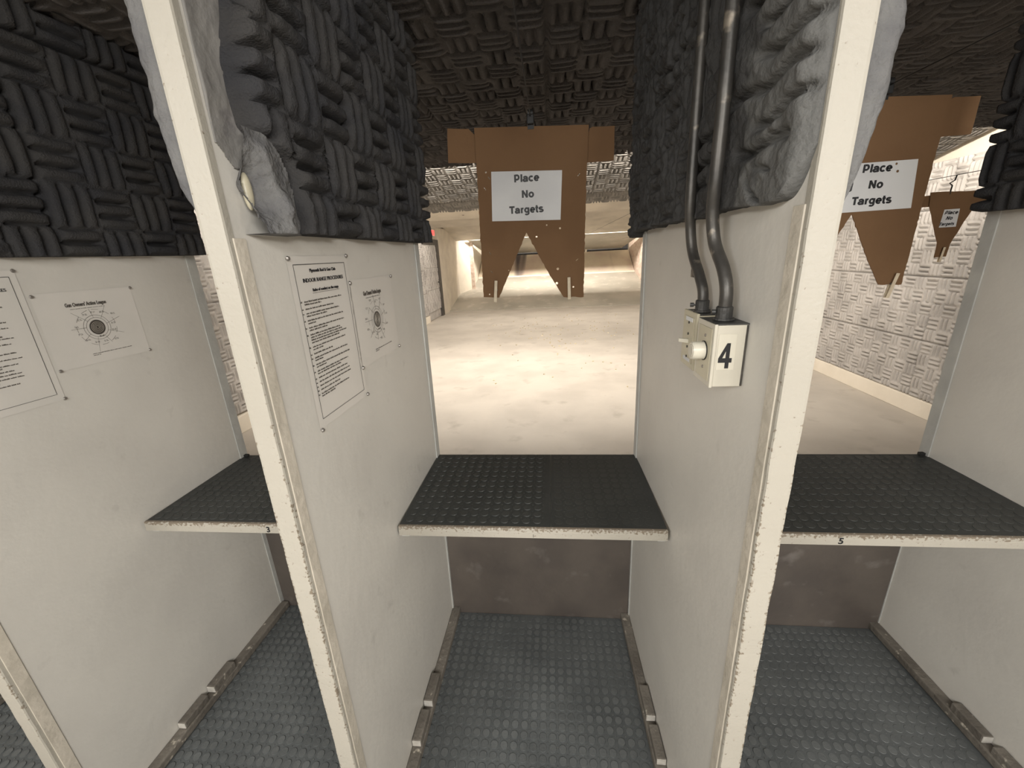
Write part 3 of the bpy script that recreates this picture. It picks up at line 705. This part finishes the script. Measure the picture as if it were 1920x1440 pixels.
def lettering(body, size, Mx, parent, st=.195, shear=0.):
    # text-like letters drawn as thick strokes; every word is one mesh
    wd = sum(GL[c][0] for c in body); x = -wd/2; bm = bmesh.new(); lay = 0
    for c in body:
        w_, strokes = GL[c]
        for S_ in strokes:
            S_ = [p for i, p in enumerate(S_) if i == 0 or math.dist(p, S_[i-1]) > 1e-4]
            closed = math.dist(S_[0], S_[-1]) < .01; L_, R_ = [], []; lay += 1
            for i, p in enumerate(S_):
                a = S_[i-1] if i else (S_[-2] if closed else p); b = S_[i+1] if i < len(S_)-1 else (S_[1] if closed else p)
                dx, dy = b[0]-a[0], b[1]-a[1]; L = math.hypot(dx, dy) or 1; nx, ny = -dy/L*st/2, dx/L*st/2
                t = abs(dx)/L; q = 1-.12*t
                for lst, k in ((L_, 1), (R_, -1)):
                    X = (x+p[0]+nx*k*q+shear*(p[1]-.3))*size; Y = (p[1]-.33+ny*k*q)*size
                    lst.append([bm.verts.new(Mx @ Vector((X, Y, z))) for z in (0, .0004+lay*.00001)])
            for i in range(len(S_)-1):
                l0, l1, r0, r1 = L_[i], L_[i+1], R_[i], R_[i+1]
                bm.faces.new((r0[1], r1[1], l1[1], l0[1])); bm.faces.new((l0[0], l0[1], l1[1], l1[0])); bm.faces.new((r1[0], r1[1], r0[1], r0[0]))
            if not closed:
                bm.faces.new((L_[0][0], R_[0][0], R_[0][1], L_[0][1])); bm.faces.new((R_[-1][0], L_[-1][0], L_[-1][1], R_[-1][1]))
        x += w_
    me = bpy.data.meshes.new('lettering'); bm.to_mesh(me); bm.free()
    return link('lettering', me, M['ink'], parent)
def notice(name, corners, Y, lines, sizes, label, th=.0006, holes=(), bold=.0, shear=0.):
    """paper with big lettering; corners TL,TR,BR,BL as (x,z)"""
    t = empty(name, ((corners[0][0]+corners[1][0])/2, Y, corners[2][1]), label, 'notice', 'paper notices on the cardboard backers')
    poly_sheet('paper', list(corners), list(holes), UP(Y), th, M['paper'], t)
    for (s, cx, cz), sz in zip(lines, sizes):
        lettering(s, sz, UP(Y-.0004, cx, cz), t, shear=shear)
    return t
def backer(dx, label, group, hl, seed, Y=YH):
    t = empty('cardboard_backer', ((body4[0][0]+body4[1][0])/2+dx, Y, body4[0][1]), label, 'target backer', group)
    sh = lambda L: [(x+dx, z) for x, z in L]
    bd = rough_edge(sh(body4), .0016, .012, seed, skip=(0, 1, 9))
    poly_sheet('body', bd, [sh(h) for h in hl], UP(Y), .004, M['cardboard'], t)
    arm = [px(x, y, Y) for x, y in ((838, 240), (880, 242), (890, 262), (896, 300), (1096, 296), (1104, 262), (1108, 239), (1153, 235), (1151, 299), (1103, 306), (889, 306), (840, 305))]
    arm = [px(x, y, Y) for x, y in ((838, 240), (878, 241), (889, 252), (1103, 250), (1106, 240), (1111, 237), (1153, 235), (1151, 300), (1103, 304), (889, 305), (840, 305))]
    poly_sheet('crossbar', rough_edge(sh(arm), .0010, .03, seed+1), [], UP(Y+.0075), .005, M['cardboard'], t)
    top = px(995, 236, Y)
    bm = bmesh.new(); x = top[0]+dx
    tube(bm, [(x, Y+.004, top[1]-.02), (x, Y+.004, top[1]+.01), (x+.004, Y+.004, top[1]+.018), (x, Y+.004, top[1]+.026)], .0018, 6)
    add_box(bm, x-.012, x+.012, Y-.004, Y+.012, top[1]-.012, top[1]+.002)
    bm_obj('hook', bm, M['black'], t)
    return t, top
h4 = holes_at(holes4, YH) + slits_at(slits4, YH)
b4, top4 = backer(0, 'large notched cardboard backer hanging in the middle stall', 'cardboard backers hanging on the cables', h4, 3)
sg = [px(x, y, YH-.004) for x, y in ((921, 322), (1054, 319), (1051, 412), (923, 415))]
L = lambda s, x, y: (s,)+px(x, y, YH-.004)
notice('paper_notice', sg, YH-.004, [L('Place', 987, 334), L('No', 989.5, 364), L('Targets', 987, 393)], [.0385, .0385, .0385],
       'white paper reading Place No Targets on the middle backer', bold=.0012)
for x, y, r in ((1031, 364.5, 1.2), (962, 380, 1.4), (951.5, 391, 1.8)):
    pass
c = px(930, 547, YH); clothespin(c[0], c[1], YH-.003, .10, 'wooden clothespin on the left point of the middle backer')
c = px(1067, 541, YH); clothespin(c[0], c[1], YH-.003, -.02, 'wooden clothespin on the right point of the middle backer')
# stall five: the same shape hung further right
b1 = px(1755, 290, YH); dx5 = b1[0]-px(1101, 300, YH)[0]
sh = lambda hs, d: [[(x+d, z) for x, z in h] for h in hs]
b5, _ = backer(dx5, 'large notched cardboard backer partly hidden behind the right dividing board', 'cardboard backers hanging on the cables', [], 3)
c5 = [px(x, y, YH-.004) for x, y in ((1580, 309), (1722, 298), (1708, 390), (1560, 402))]
wsg = sg[1][0]-sg[0][0]
c5[0] = (c5[1][0]-wsg, c5[1][1]-.002); c5[3] = (c5[2][0]-wsg, c5[2][1]-.004)
L = lambda s, x, y: (s,)+px(x, y, YH-.004)
notice('paper_notice', c5, YH-.004, [L('Place', 1645, 315.5), L('No', 1642, 346), L('Targets', 1634, 376)], [.0385, .0385, .0385],
       'white paper reading Place No Targets on the backer in stall five', bold=.0012,
       holes=[ring(*px(1681, 307, YH-.004), .0042), ring(*px(1683, 321, YH-.004), .0048)])
c = px(1669, 536, YH); clothespin(c[0], c[1], YH-.003, .16, 'wooden clothespin on the backer in stall five', 1.05)
# small tapered backer in the stall beyond
Y6 = 3.0
sm = [px(x, y, Y6) for x, y in ((1745, 361), (1853, 356), (1849, 382), (1827, 385), (1781, 457), (1773, 481), (1751, 483), (1757, 455), (1742, 385))]
t6 = empty('cardboard_backer', (sm[0][0], Y6, sm[0][1]), 'small tapered cardboard backer farther down the range at right', 'target backer', 'cardboard backers hanging on the cables')
poly_sheet('body', rough_edge(sm, .002, .03, 5), [], UP(Y6), .005, M['cardboard'], t6)
arm = [px(x, y, Y6+.008) for x, y in ((1733, 368), (1747, 366), (1744, 388), (1728, 389))]
poly_sheet('crossbar', arm, [], UP(Y6+.008), .005, M['cardboard'], t6)
c = px(1782, 358, Y6); bm = bmesh.new()
tube(bm, [(c[0], Y6, c[1]-.02), (c[0]+.003, Y6, c[1]+.03), (c[0]-.015, Y6, c[1]+.045), (c[0]+.01, Y6, c[1]+.06), (c[0]+.015, Y6, c[1]+.09)], .004, 6); bm_obj('hook', bm, M['black'], t6)
s6 = [px(x, y, Y6-.004) for x, y in ((1771, 393), (1800, 391), (1792, 425), (1760, 427))]
L = lambda s, x, y: (s,)+px(x, y, Y6-.004)
notice('paper_notice', s6, Y6-.004, [L('Place', 1784, 398.5), L('No', 1780, 409), L('Targets', 1775, 420)], [.029, .029, .024],
       'tiny paper reading Place No Targets on the small farther backer', bold=.0012, shear=.3)
c = px(1763, 478, Y6); clothespin(c[0], c[1], Y6-.004, .04, 'pale clothespin at the foot of the small farther backer')

# cables and trolleys
def cable(x, z, y0, y1, label, r=.0022, group='overhead target cables'):
    bm = bmesh.new(); tube(bm, [(x, y0, z), (x, (y0+y1)/2, z-.006), (x, y1, z)], r, 6)
    o = bm_obj('target_cable', bm, M['black']); return tag(o, label, 'cable', group)
zc = top4[1]+.030; xc = top4[0]
cable(xc, zc, -.8, 15.2, 'dark cable running downrange above the middle stall')
def trolley(x, y, z, label):
    t = empty('trolley', (x, y, z), label, 'trolley', 'cable trolleys')
    bm = bmesh.new(); add_box(bm, x-.014, x+.014, y-.02, y+.03, z-.028, z+.004); bm_obj('body', bm, M['black'], t, bevel=.003)
    for k in (-.012, .022):
        bm = bmesh.new(); tube(bm, [(x-.010, y+k, z+.010), (x+.010, y+k, z+.010)], .012, 12); bm_obj('wheel', bm, M['black'], t)
trolley(xc, YH, zc, 'black trolley on the cable above the middle backer')
x5 = top4[0]+dx5
cable(x5, zc, -.8, 15.2, 'dark cable running downrange above stall five')
trolley(x5, YH, zc, 'black trolley on the cable above the stall five backer')
cable(px(1782, 358, Y6)[0]+.012, px(1782, 358, Y6)[1]+.092, -.8, 15.2, 'dark cable carrying the small farther backer')

# ------------------------------------------------------------------ switch boxes and conduits
def fX(y, z): return P45.X(y, z)
wx = fX(.8, 1.54)
eb = empty('control_box', (wx, .81, 1.476), 'ivory control box with a black 4 and a round knob', 'switch box')
bx0, bx1 = .3015, wx-.0005
box('housing', bx0+.006, bx1, .7705, .853, 1.4775, 1.598, M['box'], eb, bevel=.0015)
box('face_plate', bx0, bx0+.006, .768, .8555, 1.476, 1.600, M['box'], eb, bevel=.0015)
box('inner_plate', bx0-.0012, bx0, .777, .845, 1.487, 1.590, M['box_yellow'], eb, bevel=.0005)
bm = bmesh.new(); tube(bm, [(bx0-.001, .808, 1.542), (bx0-.023, .808, 1.542), (bx0-.026, .808, 1.542)], [.0178, .0178, .0162], 28); bm_obj('knob', bm, M['knob'], eb, smooth=False)
bm = bmesh.new(); tube(bm, [(bx0-.0255, .808, 1.542), (bx0-.0272, .808, 1.542)], [.0135, .0128], 28); bm_obj('knob_cap', bm, M['box'], eb)
bm = bmesh.new(); tube(bm, [(bx0-.0008, .808, 1.542), (bx0-.0030, .808, 1.542)], .0195, 28); bm_obj('knob_skirt', bm, M['black'], eb)
for z in (1.573, 1.510):
    bm = bmesh.new(); tube(bm, [(bx0-.0010, .806, z), (bx0-.0028, .806, z)], .0030, 10); bm_obj('screw', bm, M['silver'], eb)
box('top_plate', bx0+.001, bx1, .769, .8545, 1.598, 1.6005, M['fitting'], eb)
box('edge_seam', bx1-.0035, bx1-.0005, .7695, .7708, 1.479, 1.597, M['conduit'], eb)
box('label_plate', bx0+.010, bx0+.042, .7696, .7706, 1.512, 1.581, M['knob'], eb)
def glyph4(cx, cz, w_, h_, Y):
    a = w_/2; bm = bmesh.new()
    outer = [(-a, -h_*.24), (a*.12, h_/2), (a*.62, h_/2), (a*.62, -h_*.09), (a, -h_*.09), (a, -h_*.27), (a*.62, -h_*.27), (a*.62, -h_/2), (a*.05, -h_/2), (a*.05, -h_*.27), (-a, -h_*.27)]
    outer[0] = (-a, -h_*.10)
    inner = [(-a*.42, -h_*.09), (a*.05, -h_*.09), (a*.05, h_*.20)]
    return poly_sheet('number', [(x, z) for x, z in outer], [inner], UP(Y, cx, cz), .0006, M['ink'], eb)
glyph4(bx0+.0245, 1.5395, .0245, .049, .7692)
sb = empty('toggle_switch', (wx, .94, 1.472), 'yellowed toggle switch box behind the numbered control box', 'switch box')
sx0, sx1 = .314, fX(.94, 1.53)-.0005
box('housing', sx0+.006, sx1, .904, .985, 1.474, 1.596, M['box_yellow'], sb, bevel=.0015)
box('face_plate', sx0, sx0+.006, .900, .988, 1.472, 1.600, M['box_yellow'], sb, bevel=.0015)
box('inner_plate', sx0-.0012, sx0, .912, .977, 1.484, 1.588, M['box_yellow'], sb, bevel=.0005)
bm = bmesh.new(); hexa(bm, [(sx0-.001, .939, 1.527), (sx0-.001, .950, 1.527), (sx0-.001, .950, 1.537), (sx0-.001, .939, 1.537), (sx0-.022, .941, 1.531), (sx0-.022, .948, 1.531), (sx0-.022, .948, 1.539), (sx0-.022, .941, 1.539)]); bm_obj('toggle', bm, M['knob'], sb, bevel=.001)
for z in (1.575, 1.549, 1.519, 1.496):
    bm = bmesh.new(); tube(bm, [(sx0-.0010, .944, z), (sx0-.0026, .944, z)], .0030, 10); bm_obj('screw', bm, M['black'], sb)
box('label_sticker', sx0-.0018, sx0-.0012, .922, .966, 1.578, 1.587, M['paper'], sb)
box('label_sticker', sx0-.0018, sx0-.0012, .922, .966, 1.486, 1.494, M['paper'], sb)
box('top_plate', sx0+.001, sx1, .901, .987, 1.596, 1.599, M['fitting'], sb)
def conduit(pts, r, label, collar, screw):
    t = empty('conduit', pts[-1], label, 'conduit', 'steel conduits feeding the switch boxes')
    bm = bmesh.new(); tube(bm, smooth_path(pts, 10), r, 18); bm_obj('pipe', bm, M['conduit'], t, smooth=True)
    e = Vector(pts[-1])
    bm = bmesh.new(); tube(bm, [e+Vector((0, 0, .002)), e+Vector((0, 0, .024)), e+Vector((0, 0, .026))], [r*1.28, r*1.28, r*1.1], 18); tube(bm, [e, e+Vector((0, 0, .004))], r*1.6, 18)
    bm_obj('connector', bm, M['fitting'], t)
    bm = bmesh.new(); s = Vector(screw); tube(bm, [e+Vector((0, 0, .015)), e+Vector((0, 0, .015))+s*.7], .0022, 8); tube(bm, [e+Vector((0, 0, .015))+s*.7, e+Vector((0, 0, .015))+s], .0048, 10)
    bm_obj('set_screw', bm, M['fitting'], t)
    return t
conduit([(.308, .858, 2.485), (.308, .856, 2.2), (.308, .853, 2.0), (.309, .857, 1.86), (.313, .868, 1.80), (.320, .862, 1.745), (.328, .826, 1.695), (.331, .809, 1.655), (.331, .808, 1.602)], .0118,
        'thicker-looking grey steel conduit rising from the numbered control box', True, (-.022, .004, 0))
cc = conduit([(.308, 1.00, 2.485), (.308, 1.00, 2.2), (.309, 1.0, 2.0), (.311, 1.0, 1.84), (.318, 1.005, 1.775), (.324, .995, 1.725), (.330, .955, 1.675), (.334, .936, 1.640), (.334, .934, 1.600)], .0112,
        'grey steel conduit with a paint fleck rising from the toggle switch', True, (-.024, .006, 0))
box('strap', .3225, .325, .972, .992, 1.672, 1.695, M['conduit'], cc)

# ------------------------------------------------------------------ laminated notices on the boards
def local_box(bm, a0, a1, b0, b1, n0, n1, Mx): add_box(bm, a0, a1, b0, b1, n0, n1, Mx)
def sheet_mesh(name, Mx, w_, h_, parent, seed, lift=.004):
    nu, nv = 30, 44
    u, v = np.meshgrid(np.linspace(0, w_, nu), np.linspace(0, h_, nv), indexing='ij')
    n = .0012+lift*(vnoise(u*9, v*7, seed, 2))*np.sin(np.pi*u/w_)**.5*.9
    P = np.stack([u, v, n, np.ones_like(u)], -1) @ np.array(Mx).T
    return grid_mesh(name, P[..., :3].copy(), M['sheet'], parent), (lambda a, b: .0012)
LIFT = .0022
def words(bm, a0, a1, b, h, Mx, rn, n=LIFT, gap=.0022, wmin=.006, wmax=.018):
    a = a0
    while a < a1-.002:
        w_ = min(rn.uniform(wmin, wmax), a1-a)
        k = a
        while k < a+w_-.0004:      # letters as tiny strokes
            lw = rn.uniform(.0009, .0016); hh = h*rn.choice((.62, .62, .7, 1.0, .66, .95))
            local_box(bm, k, min(k+lw, a+w_), b, b+hh, n, n+.0003, Mx); k += lw+.0005
        a += w_+gap
def pins(Mx, pts, parent):
    for a, b in pts:
        bm = bmesh.new(); p0 = Mx @ Vector((a, b, 0)); p1 = Mx @ Vector((a, b, .004)); p2 = Mx @ Vector((a, b, .0075))
        tube(bm, [p0, p1, p2], [.0016, .0052, .0034], 12); bm_obj('pin', bm, M['silver'], parent)
def rules_sheet(sd, ya, zb, w_, h_, label, seed):
    Mx = sd.frame(ya, zb, 1, .0006)
    t = empty('rules_sheet', Mx @ Vector((w_/2, 0, 0)), label, 'notice', 'laminated range rules'); rn = random.Random(seed)
    sheet_mesh('laminated_paper', Mx, w_, h_, t, seed, .0)
    bm = bmesh.new(); m0 = .016
    a0, a1, b0, b1 = m0, w_-m0, m0+.004, h_-m0
    for q in ((a0, a1, b1-.0012, b1), (a0, a1, b0, b0+.0009), (a0, a0+.0010, b0, b1), (a1-.0010, a1, b0, b1)): local_box(bm, q[0], q[1], q[2], q[3], LIFT, LIFT+.0003, Mx)
    bm_obj('border_line', bm, M['ink'], t)
    T = lambda b: Mx @ Matrix.Translation((w_/2+.004, b, LIFT))
    text('lettering', 'Plymouth Rod & Gun Club', .0098, T(h_-.030), M['ink'], t, bold=.00018)
    text('lettering', 'INDOOR RANGE PROCEDURES', .0118, T(h_-.050), M['ink'], t, bold=.00008)
    text('lettering', 'Rules of conduct on the range', .0088, T(h_-.071), M['ink'], t, bold=.00018)
    bm = bmesh.new(); local_box(bm, w_/2-.052, w_/2+.060, h_-.0775, h_-.0768, LIFT, LIFT+.0003, Mx)
    b = h_-.094
    items = [(1, .98, .4), (1, .72, 0), (1, .86, .5), (1, .95, .2), (1, .95, .45), (1, .80, .0), (0, .85, 0), (0, .97, 0), (0, .74, 0), (1, .9, .25), (1, .5, 0), (1, .92, .2), (1, .97, .25), (1, .88, .66), (1, .82, 0), (1, .88, 0), (1, .9, 0), (1, .55, 0), (1, .8, .36)]
    L0 = .030; LW = w_-.052-L0
    for k, (num, f1, f2) in enumerate(items):
        hh = .0034
        if num: words(bm, L0-.012, L0-.0075, b, hh, Mx, rn)
        words(bm, L0, L0+LW*f1, b, hh, Mx, rn)
        b -= .0058
        if f2: words(bm, L0, L0+LW*f2, b, hh, Mx, rn); b -= .0058
        if k+1 < len(items) and items[k+1][0]: b -= .0036
    bm_obj('printed_rules', bm, M['ink_soft'], t)
    pins(Mx, ((.002, h_-.004), (w_-.004, h_-.001), (w_-.003, .003), (.004, -.002)), t)
    return t
def diagram_sheet(sd, ya, zb, w_, h_, label, seed):
    Mx = sd.frame(ya, zb, 1, .0006)
    t = empty('diagram_sheet', Mx @ Vector((w_/2, 0, 0)), label, 'notice', 'laminated dial diagrams'); rn = random.Random(seed)
    sheet_mesh('laminated_paper', Mx, w_, h_, t, seed, .0)
    text('lettering', "Gun Owners' Action League", .0160, Mx @ Matrix.Translation((w_*.47, h_-.040, LIFT)), M['ink_soft'], t, bold=.0004, sx=.62)
    bm = bmesh.new()
    words(bm, w_*.30, w_*.65, h_-.053, .0016, Mx, rn, wmin=.01, wmax=.02)
    cx, cy = w_*.50, h_*.49
    def annulus(r0, r1, a0=0, a1=2*math.pi, n=48):
        ps = [(math.cos(a0+(a1-a0)*k/n), math.sin(a0+(a1-a0)*k/n)) for k in range(n+1)]
        vi = [bm.verts.new(Mx @ Vector((cx+r0*c, cy+r0*s, LIFT+.0002))) for c, s in ps]; vo = [bm.verts.new(Mx @ Vector((cx+r1*c, cy+r1*s, LIFT+.0002))) for c, s in ps]
        for k in range(n): bm.faces.new((vi[k], vo[k], vo[k+1], vi[k+1]))
    annulus(.0300, .0309); annulus(.0380, .0389)
    for k in range(11): annulus(.0560, .0568, k*.571+.1, k*.571+.45, 10)
    for k in range(9):
        a = k*.698+.25; r0, r1 = .031, rn.choice((.060, .078, .072))
        p = Mx @ Vector((cx+r0*math.cos(a), cy+r0*math.sin(a), LIFT+.0002)); q = Mx @ Vector((cx+r1*math.cos(a+.06), cy+r1*math.sin(a+.06), LIFT+.0002)); tube(bm, [p, q], .00030, 4)
    for k in range(13):
        a = k*2*math.pi/13+.1; r = rn.choice((.048, .052, .066))
        for j in range(2): words(bm, cx+r*1.05*math.cos(a)-.007, cx+r*1.05*math.cos(a)+.006, cy+r*.95*math.sin(a)+j*.003, .0015, Mx, rn, wmin=.003, wmax=.007)
    words(bm, w_*.36, w_*.80, .030, .0022, Mx, rn); words(bm, w_*.36, w_*.44, .025, .0022, Mx, rn)
    local_box(bm, cx-.002, cx+.010, cy-.0305, cy-.0285, LIFT, LIFT+.0004, Mx); local_box(bm, cx-.002, cx, cy-.0305, cy-.0262, LIFT, LIFT+.0004, Mx); local_box(bm, cx+.008, cx+.010, cy-.0305, cy-.0262, LIFT, LIFT+.0004, Mx)
    bm_obj('printed_diagram', bm, M['ink_soft'], t)
    bm = bmesh.new()
    c0 = bm.verts.new(Mx @ Vector((cx, cy, LIFT+.0001))); rg = [bm.verts.new(Mx @ Vector((cx+.0225*math.cos(2*math.pi*k/40), cy+.0235*math.sin(2*math.pi*k/40), LIFT+.0001))) for k in range(40)]
    for k in range(40): bm.faces.new((c0, rg[k], rg[(k+1) % 40]))
    d = bm_obj('dark_dial', bm, M['dial_ink'], t)
    bm = bmesh.new()
    for r in (.005, .009, .013, .017): tube(bm, [Mx @ Vector((cx+r*math.cos(2*math.pi*k/30), cy+r*math.sin(2*math.pi*k/30), LIFT+.0003)) for k in range(31)], .00035, 4, cap=False)
    bm_obj('dial_rings', bm, M['lip'], d)
    pins(Mx, ((.003, h_-.006), (w_-.002, h_-.003), (w_-.002, .004), (.002, .002)), t)
rules_sheet(P34, .782, 1.386, .238, .374, 'long laminated sheet of range rules on the board left of the middle bench', 1)
diagram_sheet(P34, 1.012, 1.464, .272, .234, 'laminated sheet with a round dial diagram beside the rules, left of the middle bench', 2)
rules_sheet(P23, .766, 1.393, .238, .374, 'laminated range rules cut off by the left edge of the picture', 3)
diagram_sheet(P23, 1.014, 1.474, .278, .226, 'laminated sheet with a round dial diagram on the leftmost board', 4)

# ------------------------------------------------------------------ small things down range
sgn_ = empty('exit_sign', (XL_W, 12.0, 2.36), 'small white sign box with a glowing red end above the padded door', 'sign')
box('housing', XL_W-.03, XL_W+.05, 11.3, 12.35, 2.36, 2.54, M['housing'], sgn_, bevel=.005)
box('red_panel', XL_W+.05, XL_W+.058, 12.05, 12.33, 2.38, 2.52, M['red'], sgn_)
for y in (11.42, 11.75): box('dark_panel', XL_W+.05, XL_W+.056, y, y+.22, 2.39, 2.51, M['black'], sgn_)
bm = bmesh.new(); tube(bm, [(0, 0, 0), (.019, 0, 0)], .0048, 8); tube(bm, [(0, 0, 0), (.0015, 0, 0)], .0052, 8)
me = bpy.data.meshes.new('spent_casing'); bm.to_mesh(me); bm.free(); me.materials.append(M['brass'])
rn = random.Random(9)
for k in range(150):
    o = bpy.data.objects.new('spent_casing', me); C.objects.link(o)
    y = rn.choice((rn.gauss(8.6, 1.0), rn.gauss(10.2, 1.0), rn.uniform(5.0, 12))); x = rn.gauss(.25, 1.0)*y/9
    o.location = (max(-2.5, min(3.2, x)), y, .0054); o.rotation_euler = (0, 0, rn.uniform(0, 6.3)); s = rn.uniform(1.0, 1.6); o.scale = (s, s, 1)
    tag(o, 'tiny bright brass casing lying on the concrete beyond the middle bench', 'casing', 'spent casings scattered on the range floor')
